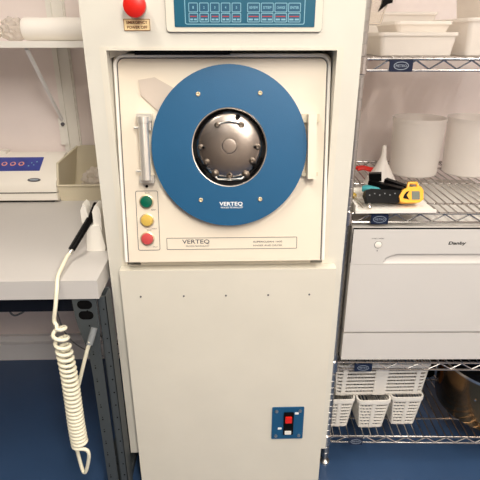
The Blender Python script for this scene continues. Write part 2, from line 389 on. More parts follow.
# control panel
b = MB().prism(rrect(-.1195, .2245, 1.3715, 1.56, .007), .0005, .006, F0, .001); b.build('control_panel_frame', M['cab'], mc)
b = MB(); b.ring(rrect(-.1207, .2257, 1.3703, 1.5612, .008), rrect(-.1193, .2243, 1.3717, 1.5598, .007), .0002, .0012, F0); b.build('control_panel_edge', M['grprint'], mc)
b = MB().prism(rrect(-.101, .2075, 1.381, 1.55, .002), .006, .0072, F0); cp = b.build('control_panel', M['memb'], mc)
b = MB(); b.ring(rrect(-.078, .185, 1.386, 1.535, .004), rrect(-.0762, .1832, 1.3878, 1.5332, .003), .0072, .0077, F0); b.build('panel_outline', M['pblue'], cp)
MB().prism(rrect(-.06, .165, 1.475, 1.52, .003), .0072, .0085, F0).build('display_window', M['black'], cp)
FP = frame((0, -.0072, 0))
def keypad(u0, u1, v0, v1, legend, row):
    k = MB().prism(rrect(u0, u1, v0, v1, .0018, 3), .0001, .0006, FP).build('key', M['key'], cp)
    g = MB(); g.ring(rrect(u0, u1, v0, v1, .002, 3), rrect(u0+.0016, u1-.0016, v0+.0016, v1-.0016, .001, 3), .0006, .0011, FP)
    cu, cv = (u0+u1)/2, (v0+v1)/2; wd = u1 - u0
    if row:
        g.box(u0+.003, u0+wd*.45, -.0079, -.0078, v0+.004, v0+.0075); g.box(u0+wd*.55, u1-.003, -.0079, -.0078, v0+.004, v0+.0075)
        g.build('key_marking', M['pblue'], k)
        MB().box(u0+.003, u1-.003, -.0080, -.0078, v0+.0108, v0+.0128).build('key_bar', M['redprint'], k)
    else:
        g.build('key_marking', M['pblue'], k)
        text('key_legend', legend, FP @ Matrix.Translation((cu, cv, .0006)), M['pblue'], k, height=.0052, width=(wd*.68 if len(legend) > 1 else .003), bold=.02)
for i in range(5):
    u = -.0695 + .0235 * i
    keypad(u, u+.0205, 1.4105, 1.4295, '12345'[i], 0); keypad(u, u+.0205, 1.3905, 1.4092, '', 1)
for i, s in enumerate(('REVIEW', 'STEP', 'CHANGE', 'ENTER')):
    u = .0585 + .0298 * i
    keypad(u, u+.0275, 1.4105, 1.4295, s, 0); keypad(u, u+.0275, 1.3905, 1.4092, '', 1)
# power switch plate on the service panel
FS = frame((0, -.0325, 0))
sp = MB().prism(rrect(.139, .2355, .213, .336, .003), 0, .003, FS, .0006).build('switch_plate', M['blue'], mc)
MB().prism(rrect(.1745, .2045, .233, .318, .002), .003, .0075, FS, .001).build('rocker_bezel', M['black'], sp)
MB().prism(rrect(.1785, .1985, .284, .305, .002), .0075, .0135, FS, .001).build('red_rocker', M['red'], sp)
MB().prism(rrect(.1785, .1985, .236, .249, .002), .0075, .0095, FS, .001).build('white_rocker', M['white'], sp)
for (u, v) in ((.152, .322), (.223, .322), (.152, .226), (.223, .226)):
    MB().lathe([(.0055, .003), (.0055, .005), (.003, .006), (0, .0055)], FS @ Matrix.Translation((u, v, 0)), 14).build('screw', M['steel'], sp)
for (u, v) in ((.1635, .255), (.2135, .313)):
    MB().prism(rrect(u-.006, u+.006, v-.004, v+.004, .002), .003, .0035, FS).build('switch_marking', M['wprint'], sp)

# ------------------------------------------------------------- bench on the left
BX1, BY0, BY1, BZ = -.3175, -.09, WY - .002, .80
bn = thing('laboratory_bench', 'grey laminate laboratory bench on slotted dark grey legs', 'bench', (-.9, .3, 0))
MB().box(-1.95, BX1, BY0, BY1, BZ - .052, BZ, .003).build('worktop', M['bench'], bn)
b = MB().box(-1.9, -.375, BY0 + .03, BY0 + .06, BZ - .105, BZ - .052, .001); b.box(-1.9, -.375, BY0+.06, BY0+.10, BZ-.06, BZ-.052); b.box(-1.9, -.375, .6, .63, BZ-.095, BZ-.052)
b.build('support_rail', M['rail'], bn)
def bench_leg(x0, front=True):
    b = MB(); y0 = BY0 + .008; T = frame((0, y0, 0))
    if front:
        # face plate: gusset at the top narrowing into the post, with two obround holes
        prof = [(x0+.024, .02), (x0+.055, .02), (x0+.055, .60), (x0+.060, .66), (x0+.060, .748), (x0-.002, .748), (x0+.000, .690), (x0+.008, .640), (x0+.022, .58), (x0+.024, .50)]
        b.prism(prof, 0, .003, T)
        b.box(x0+.024, x0+.027, y0, y0+.05, .02, .60); b.box(x0+.058, x0+.061, y0+.012, y0+.055, .02, .748)
        b.box(x0+.063, x0+.083, y0+.004, y0+.008, .02, .748); b.box(x0+.0805, x0+.0835, y0+.004, y0+.055, .02, .748)
        b.box(x0+.058, x0+.083, y0+.050, y0+.055, .02, .748)
    else:
        b.box(x0+.01, x0+.070, y0+.64, y0+.70, .02, .748)
    return b
LX = -.387
lg = bench_leg(LX).build('leg', M['leg'], bn)
b = MB(); T = frame((0, BY0+.0048, 0))
for v in (.728, .697): b.prism(rrect(LX+.010, LX+.048, v-.0125, v+.0125, .012, 6), 0, .0005, T)
for k in range(15):
    v = .08 + k*.045
    b.prism(circ(LX+.034, v, .0022, 10), 0, .0005, T); b.prism(circ(LX+.074, v, .0022, 10), -.0075, -.0065, T)
    if v < .6: b.prism(circ(LX+.034, v+.008, .0015, 10), 0, .0005, T)
b.build('leg_slots', M['gap'], lg)
bench_leg(LX, False).build('leg', M['leg'], bn)
b = MB().box(LX+.01, LX+.07, BY0+.008, .62, 0, .022, .003); b.box(LX+.02, LX+.065, BY0+.06, .60, .12, .15); b.build('foot_beam', M['leg'], bn)
for x0 in (-1.9,):
    bench_leg(x0).build('leg', M['leg'], bn); bench_leg(x0, False).build('leg', M['leg'], bn)
    MB().box(x0+.02, x0+.08, BY0+.008, .62, 0, .022, .003).build('foot_beam', M['leg'], bn)

# vacuum sealer
SX0, SX1 = -1.03, -.6085
vs_ = thing('vacuum_sealer', 'white vacuum sealer with blue button strip at back of bench', 'vacuum sealer', ((SX0+SX1)/2, .62, BZ))
def side_prof(pts): return pts
def extrude_x(b, prof, x0, x1, bev=0):
    T = Matrix(((0, 0, 1, 0), (1, 0, 0, 0), (0, 1, 0, 0), (0, 0, 0, 1)))
    return b.prism(prof, x0, x1, T, bev)
extrude_x(MB(), [(.540, BZ+.006), (.712, BZ+.006), (.712, BZ+.036), (.528, BZ+.036), (.528, BZ+.012)], SX0, SX1, .004).build('sealer_base', M['seal'], vs_)
b = MB().box(SX0+.02, SX1-.02, .545, .705, BZ, BZ+.007); b.box(SX0+.008, SX1-.006, .536, .705, BZ+.036, BZ+.041); b.build('seal_gap', M['gap'], vs_)
lid = [(.530, BZ+.041), (.712, BZ+.041), (.712, BZ+.142), (.700, BZ+.152), (.658, BZ+.147), (.580, BZ+.105), (.538, BZ+.080), (.530, BZ+.066)]
ld_ = extrude_x(MB(), lid, SX0, SX1, .006).build('lid', M['seal'], vs_)
MB().box(SX0+.12, SX0+.20, .67, .71, BZ+.14, BZ+.162, .008).build('lid_hump', M['seal'], vs_)
# control strip on the slope between (.570,.88) and (.655,.922)
sa = math.atan2(.042, .078)
TS = Matrix.Translation((-.69, .580, BZ+.1053)) @ Matrix.Rotation(sa, 4, 'X')
st = MB().prism(rrect(-.32, .010, .004, .078, .002), .0, .0012, TS).build('control_strip', M['strip'], vs_)
for u in (-.158, -.127, -.096, -.065):
    c_ = MB().lathe([(.0105, .0012), (.0105, .0022), (.0085, .0024), (0, .0024)], TS @ Matrix.Translation((u, .041, 0)), 20).build('button', M['salmon'], st)
    MB().lathe([(.0065, .0024), (.006, .0034), (0, .0036)], TS @ Matrix.Translation((u, .041, 0)), 16).build('button_cap', M['strip'], c_)
b = MB()
for (u, v, r) in ((-.036, .030, .003), (-.028, .046, .0025), (-.018, .035, .0025), (-.010, .052, .003)): b.lathe([(r, .0012), (r, .0016)], TS @ Matrix.Translation((u, v, 0)), 10)
b.build('strip_marking', M['pblue'], st)
TL = Matrix.Translation((-.69, .538, BZ+.0802)) @ Matrix.Rotation(math.atan2(.025, .042), 4, 'X')
MB().prism(circ(.001, .006, .0235, 28, .0085), .0, .0018, TL).build('badge', M['grprint'], vs_)
MB().prism(circ(.001, .006, .0165, 28, .0042), .0018, .0022, TL).build('badge_face', M['silver'], vs_)

# beige hopper bin with crumpled film
bb = thing('storage_bin', 'beige open fronted plastic storage bin beside the white sealer', 'bin', (-.50, .63, BZ))
bx0, bx1, by0, by1 = -.603, -.40, .555, .705
def wallq(b, pts, th):   # a thin slab from 4 points
    P = [Vector(p) for p in pts]; n = (P[1]-P[0]).cross(P[2]-P[0]).normalized() * th
    V = [b.bm.verts.new(p) for p in P] + [b.bm.verts.new(p + n) for p in P]; k = len(P)
    b.bm.faces.new(V[:k][::-1]); b.bm.faces.new(V[k:])
    for i in range(k): b.bm.faces.new((V[i], V[(i+1) % k], V[k+(i+1) % k], V[k+i]))
b = MB()
wallq(b, [(bx0, by0, BZ+.001), (bx1, by0, BZ+.001), (bx1+.004, by0-.010, BZ+.062), (bx0-.004, by0-.010, BZ+.062)], -.004)
for sx, x in ((1, bx0), (-1, bx1)):
    wallq(b, [(x, by0, BZ+.001), (x+sx*.004, by1, BZ+.001), (x+sx*.035, by1, BZ+.172), (x-sx*.002, by0+.012, BZ+.138), (x-sx*.004, by0-.010, BZ+.062)], .004*(-sx))
wallq(b, [(bx0, by1, BZ+.001), (bx1, by1, BZ+.001), (bx1-.035, by1, BZ+.172), (bx0+.035, by1, BZ+.172)], .004)
b.box(bx0, bx1, by0, by1, BZ+.0005, BZ+.005)
b.build('bin_shell', M['bin'], bb)
b = MB(); b.tube([(bx0-.005, by0-.012, BZ+.062), (bx1+.004, by0-.012, BZ+.062)], .004, 8); b.tube([(bx0-.004, by0-.01, BZ+.062), (bx0-.002, by0+.012, BZ+.138), (bx0+.035, by1, BZ+.172), (bx1-.035, by1, BZ+.172), (bx1+.002, by0+.012, BZ+.138), (bx1+.004, by0-.01, BZ+.062)], .0045, 8)
b.build('bin_rim', M['bin'], bb)
base_origin(tag(crumple(-.485, .635, BZ+.062, .06, .045, .055, 3.1, .3).build('plastic_film', M['bag']), 'crumpled clear plastic film lying in the beige bin', 'plastic film'))

# white cradle and black air gun on a coiled hose
hd = thing('gun_holder', 'white two pronged plastic holder standing at right end of bench', 'holder', (-.352, .115, BZ))
b = MB()
T = frame((0, .135, 0))
b.prism([(-.390, BZ+.0005), (-.338, BZ+.0005), (-.336, BZ+.016), (-.345, BZ+.078), (-.380, BZ+.078), (-.388, BZ+.016)], 0, .045, T, .006)
b.build('holder_body', M['white'], hd)
for x0, x1, k in ((-.397, -.379, 0), (-.362, -.339, 1)):
    b = MB(); T = frame((0, .145 - .01*k, 0))
    b.prism([(x0+(.010, -.006)[k], BZ+.062), (x1+(.006, -.002)[k], BZ+.062), (x1, BZ+.115), (x1-.003, BZ+.131), (x1-.010, BZ+.137), (x0+.008, BZ+.134), (x0, BZ+.118), (x0, BZ+.085)], 0, .042, T, .005)
    b.build('prong', M['white'], hd)
ag = thing('air_gun', 'black handled air gun with cream coiled hose hanging over the bench edge', 'air gun', (-.36, .10, BZ))
g0, g1, g2 = Vector((-.3690, .160, .918)), Vector((-.3710, .10, .893)), Vector((-.4100, .03, .832))
MB().tube([g0, g0.lerp(g1, .5), g1, g1.lerp(g2, .5), g2], [.0070, .0078, .0082, .0084, .0082], 14).build('gun_handle', M['black'], ag)
MB().tube([g1 + Vector((-.004, -.006, .006)), g2 + Vector((-.003, -.007, .005))], .0042, 8).build('trigger_lever', M['black'], ag)
g3 = g2 + (g2-g1).normalized()*.012
MB().cyl(g2, g3, .006, 12).build('hose_fitting', M['steel'], ag)
pts = [g3]
def cr(P, n=8):
    P = [Vector(p) for p in P]; o = []
    for i in range(len(P)-1):
        a, b_, c, d = P[max(i-1, 0)], P[i], P[i+1], P[min(i+2, len(P)-1)]
        for k in range(n):
            t = k/n; o.append(.5*((2*b_) + (c-a)*t + (2*a-5*b_+4*c-d)*t*t + (3*b_-a-3*c+d)*t**3))
    o.append(P[-1]); return o
straight = [g3, (-.4165, .0, .823), (-.4160, -.055, .814), (-.4135, -.090, .8088), (-.4095, -.118, .789), (-.413, -.135, .75), (-.420, -.138, .716), (-.414, -.142, .704)]
turns = [.030, .026, .020, .0175, .0165, .016] + [.0148]*4 + [.0135]*6 + [.0122]*10
hel = []; zz = .700; ph = 0
for k, p in enumerate(turns):
    for j in range(14):
        f = j/14; a = 2*math.pi*f + R(100); z = zz - p*f
        t = (.700 - z) / .40
        cx, cy = -.4125 + .008*t + .004*math.sin(t*5), -.140 + .003*t
        rr = .0165 + .0025*t
        hel.append((cx - rr*math.cos(a), cy - rr*math.sin(a), z))
    zz -= p
zend = zz
tail = [(-.389, -.150, zend-.008), (-.384, -.150, zend-.03), (-.396, -.148, .232), (-.4055, -.146, .214), (-.414, -.140, .232), (-.4295, -.115, .33), (-.420, -.100, .42), (-.395, -.105, .50), (-.365, -.112, .59), (-.349, -.112, .635)]
full = cr(straight, 6)[:-1] + [Vector(h) for h in hel] + cr([hel[-1]] + tail, 6)[1:]
MB().tube(full, .0051, 10).build('coiled_hose', M['hose'], ag)
MB().cyl((-.351, -.112, .625), (-.339, -.0925, .663), .0085, 14).build('hose_connector', M['cable'], ag)

# loose cables under the bench
c1 = MB().tube(cr([(-.722, .3, .747), (-.738, .3, .53), (-.752, .3, .495), (-.742, .3, .467), (-.72, .3, .47), (-.695, .31, .492), (-.65, .35, .60), (-.60, .40, .747)]), .0035, 6).build('grey_cable', M['cable'])
base_origin(tag(c1, 'thin grey cable looping below the bench left of coiled hose', 'cable'))
c2 = MB().tube(cr([(-.535, .3, .747), (-.545, .3, .56), (-.53, .3, .50), (-.49, .29, .44), (-.45, .28, .40), (-.40, .27, .36), (-.36, .3, .40), (-.34, .34, .747)]), .0028, 6).build('dark_cable', M['rail'])
base_origin(tag(c2, 'thin dark cable drooping below the bench behind the coiled hose', 'cable'))
c3 = MB().tube(cr([(-.640, .45, .747), (-.65, .45, .42), (-.615, .45, .26), (-.50, .45, .18), (-.42, .45, .20), (-.37, .45, .32), (-.35, .45, .747)]), .0022, 6).build('grey_cable', M['cable'])
base_origin(tag(c3, 'fine grey cable hanging lowest in front of wall under the bench', 'cable'))

# ------------------------------------------------------------- wall shelf upper left
wsf = thing('wall_shelf', 'white bracketed wall shelf above the vacuum sealer', 'wall shelf', (-.62, .6, 1.0))
b = MB().box(-1.35, -.33, .425, WY-.012, 1.338, 1.348, .002); b.box(-1.35, -.33, .42, .426, 1.331, 1.3495, .001); b.build('shelf_board', M['white'], wsf)
b = MB().box(-.616, -.552, WY-.010, WY-.0005, .86, 2.1, .001); b.box(-.612, -.596, WY-.018, WY-.008, .86, 2.1, .001); b.box(-.572, -.556, WY-.018, WY-.008, .86, 2.1, .001); b.build('slotted_standard', M['white'], wsf)
b = MB(); b.prism([(0, 0), (0, .008), (.322, .008), (.322, 0)], 0, .004, Matrix.Translation((-.602, .43, 1.329)) @ Matrix(((0,0,1,0),(1,0,0,0),(0,1,0,0),(0,0,0,1))))
b.tube([(-.602, .44, 1.328), (-.610, WY-.022, 1.075)], .007, 6); b.build('bracket_strut', M['base'], wsf)
b = MB().box(-.624, -.594, WY-.024, WY-.016, .98, 1.08, .003); bp_ = b.build('bracket_foot', M['white'], wsf)
MB().cyl((-.608, WY-.024, 1.058), (-.608, WY-.030, 1.058), .007, 12).build('bolt', M['grprint'], bp_)
# foam roll: spiral end
b = MB(); sp_ = []
for i in range(0, 100):
    a = i * .2; r = .014 + .0013 * i**.98*.21; sp_.append((r*math.cos(a), r*math.sin(a)))
o = MB()
o.lathe([(.0, 0), (.012, -.004), (.024, .002), (.030, -.003), (.0325, .003), (.0335, .012), (.0325, .06), (.034, .12), (.0325, .2), (.0325, .27), (0, .27)], Matrix.Translation((-.610, .475, 1.3835)) @ Matrix.Rotation(R(90), 4, 'Y'), 36)
base_origin(tag(o.build('foam_roll', M['foam']), 'white foam packing roll on the wall shelf', 'foam roll'))
base_origin(tag(crumple(-.655, .50, 1.386, .036, .05, .036, 9.2, .3).build('bubble_wrap', M['bag']), 'crumpled bubble wrap bunched on shelf left of the foam roll', 'bubble wrap'))
b = crumple(-.765, .49, 1.385, .072, .085, .034, 5.5, .15, 4)
for v in b.bm.verts:
    v.co.z = max(v.co.z, 1.3515)
b.build('white_bag', M['foam'])
bg = bpy.data.objects['white_bag']; base_origin(tag(bg, 'soft white bag on wall shelf at far left', 'bag'))
lo_ = min(v.co.y for v in bg.data.vertices)
for v in bg.data.vertices:   # front lobe drooping over the shelf edge
    if bg.location.y + v.co.y < .416: v.co.z -= .03

# ------------------------------------------------------------- wire shelving
PX, PY = .338, .070
YAW = R(-2.2)
sh = thing('wire_shelving', 'chrome wire shelving unit standing right of the cream machine', 'shelving unit', (PX, PY, 0))
SW, SD = 1.20, .58
levels = (.121, .424, .918, 1.312, 1.72)
def shelfmesh(z):
    b = MB(); fy, ry = PY - .006, PY + SD + .006; x0, x1 = PX + .012, PX + SW - .012
    for y in (fy, ry):
        b.cyl((x0, y, z), (x1, y, z), .0036, 8); b.cyl((x0, y, z-.026), (x1, y, z-.026), .0032, 8)
        n = 34; pts = []
        for i in range(n+1): pts.append((x0 + .02 + (x1-x0-.04)*i/n, y, z - (.003 if i % 2 else .023)))
        b.tube(pts, .0024, 6)
    for x in (PX - .004, PX + SW + .004):
        b.cyl((x, PY+.015, z), (x, PY+SD-.015, z), .0036, 8); b.cyl((x, PY+.015, z-.026), (x, PY+SD-.015, z-.026), .0032, 8)
        n = 16; b.tube([(x, PY+.03 + (SD-.06)*i/n, z - (.003 if i % 2 else .023)) for i in range(n+1)], .0024, 6)
    for f in (.14, .5, .86): b.cyl((PX, PY + SD*f, z-.0025), (PX + SW, PY + SD*f, z-.0025), .0032, 8)
    n = 47
    for i in range(n):
        x = PX + .022 + (SW-.044)*i/(n-1)
        b.cyl((x, fy-.003, z+.0022), (x, ry+.003, z+.0022), .0021, 6)
    for x in (PX, PX+SW):
        for y in (PY, PY+SD):
            b.lathe([(.0132, -.036), (.0175, -.034), (.0165, .004), (.0132, .007)], Matrix.Translation((x, y, z)), 20)
            s1 = 1 if x == PX else -1
            b.cyl((x + s1*.012, y, z-.026), (x + s1*.03, y + (-.005 if y == PY else .005), z-.026), .0032, 6)
    return b
tags = {0: (.412, .458), 1: (.402, .457), 2: (.402, .449), 3: (.405, .461)}
for k, z in enumerate(levels):
    s_ = shelfmesh(z).build('wire_shelf', M['wire'], sh)
    if k in tags:
        a0, a1 = tags[k]; T = frame((0, PY-.011, 0))
        t_ = MB().prism(rrect(a0, a1, z-.029, z-.001, .003), 0, .004, T, .0008).build('shelf_badge', M['tag'], s_)
        g = MB(); c = ((a0+a1)/2, z-.015)
        g.ring(circ(*c, .018, 28, .0095), circ(*c, .0165, 28, .008), .004, .0045, T); g.build('badge_oval', M['silver'], t_)
        text('badge_lettering', 'METRO', T @ Matrix.Translation((c[0], c[1], .004)), M['silver'], t_, width=.026, height=.0062)
for x in (PX, PX+SW):
    for y in (PY, PY+SD):
        pr = [(.0125, .03)]
        zz = .05
        while zz < 1.86:
            pr += [(.0125, zz-.0016), (.0115, zz-.0008), (.0115, zz+.0008), (.0125, zz+.0016)]; zz += .0254
        pr += [(.0125, 1.87), (.010, 1.876)]
        p_ = MB().lathe(pr, Matrix.Translation((x, y, 0)), 20).build('post', M['post'], sh)
        MB().lathe([(.017, 0), (.017, .006), (.009, .01), (.006, .012), (.006, .03)], Matrix.Translation((x, y, 0)), 20).build('levelling_foot', M['steel'], p_)
sh.rotation_euler = (0, 0, YAW)

# ------------------------------------------------------------- countertop dishwasher on the third shelf
DX0, DX1, DZ0, DZ1, DY = .3535, .905, .449, .879, .040
dw = thing('countertop_dishwasher', 'white countertop dishwasher on wire shelf, long scooped door handle', 'dishwasher', (.63, .25, .429))
def yawd(o):    # turned with the shelves
    return o
b = MB().box(DX0+.004, DX1-.004, DY+.03, DY+.50, DZ0, DZ1-.002, .006); b.build('body', M['dish'], dw)
b = MB()
for x in (DX0+.04, DX1-.04):
    for y in (DY+.06, DY+.45): b.cyl((x, y, .429), (x, y, DZ0+.002), .014, 12)
b.build('feet', M['gap'], dw)
MB().box(DX0+.002, DX1-.002, DY+.012, DY+.03, DZ0+.002, DZ1-.002).build('door_seal', M['gap'], dw)
MB().box(DX0, DX1, DY+.002, DY+.03, DZ0, .5440, .002).build('kick_panel', M['dish'], dw)
dr = MB().box(DX0, DX1, DY, DY+.028, .5505, .7728, .001).build('door', M['dish'], dw)
def cpf(i, j):
    x = DX0 + (DX1-DX0)*i; z = .7735 + (DZ1-.7735)*j
    l, r_ = .447, .447 + .36
    top = .804; s = min(max((x-l)/.045, 0), 1); s2 = min(max((r_-x)/.045, 0), 1); s = math.sqrt(max(0, 1-(1-min(s, s2))**2))
    lo, hi = .7775, .7775 + (top-.7775)*s
    d = 0
    if s > 0 and lo < z < hi: d = .0085 * ((z-lo)/(top-lo)) ** .6
    return Vector((x, DY + d, z))
b = MB().grid(cpf, 140, 40)
cpn = b.build('control_strip', M['dish'], dw, smooth=25)
cpn.data.materials[0] = M['dish']
MB().box(DX0, DX1, DY+.0165, DY+.03, .7735, DZ1, 0).build('control_strip_back', M['dish'], dw)
FD = frame((0, DY-.0002, 0))
text('brand_lettering', 'Danby', FD @ Matrix.Translation((.641, .8365, 0)), M['gap'], dw, width=.049, height=.0122, bold=.025, shear=.15)
text('button_caption', 'START / RESET', FD @ Matrix.Translation((.422, .852, 0)), M['grprint'], dw, width=.034, height=.0028)
b = MB(); b.lathe([(.0095, .0001), (.0095, .0012), (.0085, .0016), (0, .0016)], FD @ Matrix.Translation((.4245, .8335, 0)), 28); o = b.build('start_button', M['seal'], dw)
b = MB(); b.ring(circ(.4245, .8335, .0108, 28), circ(.4245, .8335, .0096, 28), .0001, .0006, FD); b.build('button_ring', M['cable'], o)
MB().prism(circ(.4235, .8155, .0016, 10), .0001, .0006, FD).build('indicator_dot', M['grprint'], dw)
b = MB(); b.prism(rrect(.668, .90, .826, .846, .002), .0001, .0004, FD); b.build('panel_inlay', M['dish'], dw)
dw.rotation_euler = (0, 0, R(-1.2))
dw.location.x += .0044; dw.location.y -= .0058

# ------------------------------------------------------------- plastic boxes on the top shelf
def pbox(x0, x1, y0, y1, z0, z1, label, m='box', taper=.006, lidh=.008):
    t = thing('plastic_box', label, 'box', ((x0+x1)/2, (y0+y1)/2, z0), 'frosted boxes on the top wire shelf')
    b = MB(); n = 5
    L = [[(*p, z0) for p in rrect(x0+taper, x1-taper, y0+taper, y1-taper, .012, n)], [(*p, z1-lidh) for p in rrect(x0, x1, y0, y1, .012, n)]]
    L += [[(*p, z1-lidh) for p in rrect(x0+.002, x1-.002, y0+.002, y1-.002, .012, n)], [(*p, z0+.002) for p in rrect(x0+taper+.002, x1-taper-.002, y0+taper+.002, y1-taper-.002, .012, n)]]
    V = [[b.bm.verts.new(p) for p in l] for l in L]
    for A, B in zip(V, V[1:]):
        for i in range(len(A)): b.bm.faces.new((A[i], A[(i+1) % len(A)], B[(i+1) % len(A)], B[i]))
    b.bm.faces.new(V[0][::-1]); b.bm.faces.new(V[3])
    b.build('box_body', M[m], t)
    b = MB().prism(rrect(x0-.004, x1+.004, y0-.004, y1+.004, .014, n), z1-lidh, z1, I4, .002)
    b.build('box_lid', M[m], t)
    return t
SZ = 1.3165
pbox(.405, .603, .150, .40, SZ, 1.372, 'low frosted box on top shelf, nearest the chrome post')
pbox(.628, .90, .150, .42, SZ, 1.406, 'taller frosted box on top shelf, right of the low box')
pbox(.455, .60, .19, .38, 1.3725, 1.399, 'small shallow frosted box resting on the low box')
pbox(.690, .90, .20, .40, 1.4065, 1.47, 'frosted box stacked on the taller box at right')
pbox(.43, .66, .445, .62, SZ, 1.432, 'wide frosted box at back of top shelf against the wall')

# clip and clear sleeve hanging from the highest shelf
ck = thing('binder_clip', 'black binder clip with clear sleeve hanging beside the chrome post', 'clip', (.388, .11, 1.43))
T = frame((0, .112, 0))
MB().prism([(.380, 1.418), (.386, 1.436), (.388, 1.455), (.412, 1.455), (.410, 1.436), (.398, 1.433)], 0, .010, T, .001).build('clip_jaw', M['black'], ck)
MB().prism([(.356, 1.392), (.360, 1.387), (.386, 1.387), (.392, 1.392), (.402, 1.445), (.362, 1.445)], .002, .0035, T, .0005).build('clear_sleeve', M['clear'], ck)
MB().tube([(.360, .1095, 1.391), (.388, .1095, 1.391), (.400, .1095, 1.435)], .0022, 6).build('sleeve_seam', M['plate'], ck)
MB().tube([(.400, .105, 1.452), (.400, .105, 1.712), (.400, .100, 1.728), (.400, .092, 1.724)], .0014, 6).build('hanging_wire', M['wire'], ck)

# ------------------------------------------------------------- middle shelf contents
MZ = .9225
tr = thing('perforated_tray', 'shallow white perforated tray holding hand tools on the middle shelf', 'tray', (.46, .12, MZ))
TX0, TX1, TY0, TY1 = .358, .575, .050, .250
b = MB(); b.prism(rrect(TX0, TX1, TY0, TY1, .008), MZ, MZ+.004, I4, .001)
b.build('tray_base', M['white'], tr)
b = MB()
for (x, y, a) in ((TX0, TY0, 0),):
    b.box(TX0-.003, TX0+.003, TY0, TY1, MZ, MZ+.022, .001); b.box(TX0, TX1, TY1-.003, TY1, MZ, MZ+.012, .001); b.box(TX0-.003, TX1, TY0-.004, TY0+.002, MZ, MZ+.009, .001)
b.build('tray_rim', M['white'], tr)
b = MB()
for j in range(7):
    for i in range(9): b.box(TX0+.012+.022*i, TX0+.023+.022*i, TY0+.010+.03*j, TY0+.0135+.03*j, MZ+.0041, MZ+.0043)
b.build('tray_slots', M['plate'], tr)
Z1 = MZ + .0045
# infrared thermometer lying on its side, screen to the front
th = thing('infrared_thermometer', 'yellow and black pistol thermometer with grey screen lying on tray', 'thermometer', (.47, .09, Z1))
T = frame((0, .085, Z1+.008), R(25))
hdp = [(.482, .006), (.495, .002), (.535, .002), (.546, .010), (.547, .036), (.540, .046), (.505, .045), (.490, .036), (.480, .020)]
MB().prism(hdp, -.014, .018, T, .004).build('head', M['yellow'], th)
MB().prism(rrect(.514, .536, .010, .033, .002), .018, .0192, T, .0004).build('screen', M['lcd'], th)
MB().prism([(.490, .014), (.500, .012), (.507, .010), (.500, .022), (.508, .034), (.500, .032), (.492, .022)], .018, .0193, T).build('keypad', M['black'], th)
MB().prism([(.395, .004), (.482, .003), (.490, .036), (.470, .038), (.405, .042), (.392, .039), (.388, .024)], -.016, .012, T, .006).build('grip', M['black'], th)
MB().tube([T @ Vector(p) for p in ((.510, .044, 0), (.513, .058, 0), (.535, .058, 0), (.541, .044, 0))], .0045, 8).build('trigger_guard', M['yellow'], th)
b = MB()
for k in range(6): b.prism(circ(.400 + .014*k, .024 + (k % 2)*.004, .0018, 8), .012, .0128, T)
b.build('rivets', M['cable'], th)
# black clamp with two arms
kl = thing('spring_clamp', 'black two armed plastic clamp lying behind the yellow thermometer', 'clamp', (.46, .16, Z1))
def bar(b, p0, p1, w, h, bev=.003):
    p0, p1 = Vector(p0), Vector(p1); d = p1-p0
    q = Matrix.Translation(p0) @ d.to_track_quat('X', 'Z').to_matrix().to_4x4()
    b.box(0, d.length, -w/2, w/2, -h/2, h/2, bev, q); return b
bar(MB(), (.425, .185, Z1+.038), (.507, .130, Z1+.030), .020, .022).build('arm', M['black'], kl)
bar(MB(), (.473, .190, Z1+.040), (.537, .140, Z1+.026), .020, .026).build('arm', M['black'], kl)
bar(MB(), (.428, .200, Z1+.054), (.462, .190, Z1+.058), .022, .022).build('jaw', M['black'], kl)
bar(MB(), (.47, .150, Z1+.012), (.515, .135, Z1+.012), .05, .020).build('pivot_block', M['black'], kl)
tl = thing('hand_tool', 'teal handled tool lying on tray left of the black clamp', 'tool', (.42, .15, Z1))
MB().tube([(.397, .150, Z1+.034), (.407, .146, Z1+.034), (.437, .136, Z1+.030), (.450, .131, Z1+.026)], [.008, .012, .011, .006], 12).build('handle', M['teal'], tl)
MB().cyl((.450, .131, Z1+.026), (.468, .125, Z1+.022), .0032, 8).build('shaft', M['steel'], tl)
pl = thing('pliers', 'red handled pliers at back of middle shelf left of the funnel', 'pliers', (.48, .47, MZ+.003))
MB().tube(cr([(0.466, 0.465, MZ+.012), (0.486, 0.467, MZ+.016), (0.508, 0.457, MZ+.012), (0.528, 0.450, MZ+.012)], 4), .0065, 8).build('handle', M['red'], pl)
MB().tube(cr([(0.464, 0.490, MZ+.010), (0.488, 0.495, MZ+.013), (0.512, 0.477, MZ+.012), (0.528, 0.463, MZ+.012)], 4), .0065, 8).build('handle', M['red'], pl)
MB().tube([(0.524, 0.455, MZ+.012), (0.543, 0.449, MZ+.011), (0.556, 0.445, MZ+.010)], [.010, .008, .003], 8).build('jaws', M['steel'], pl)
sd = thing('screwdriver', 'thin steel screwdriver lying along left side of the tray', 'screwdriver', (.37, .13, Z1))
MB().cyl((.372, .215, Z1+.009), (.378, .160, Z1+.009), .0085, 10).build('handle', M['amber'], sd)
MB().cyl((.378, .160, Z1+.009), (.385, .075, Z1+.004), .003, 8).build('shaft', M['steel'], sd)
sk = MB(); bar(sk, (.364, .19, Z1+.003), (.366, .075, Z1+.003), .008, .004, .001)
base_origin(tag(sk.build('steel_file', M['chrome']), 'narrow shiny steel strip at the left edge of the tray', 'file'))
base_origin(tag(MB().lathe([(.006, 0), (.007, .004), (.006, .009), (.003, .012), (.003, .018)], Matrix.Translation((.397, .066, Z1)), 14).build('steel_stud', M['chrome']), 'small steel stud on tray in front of thermometer grip', 'stud'))
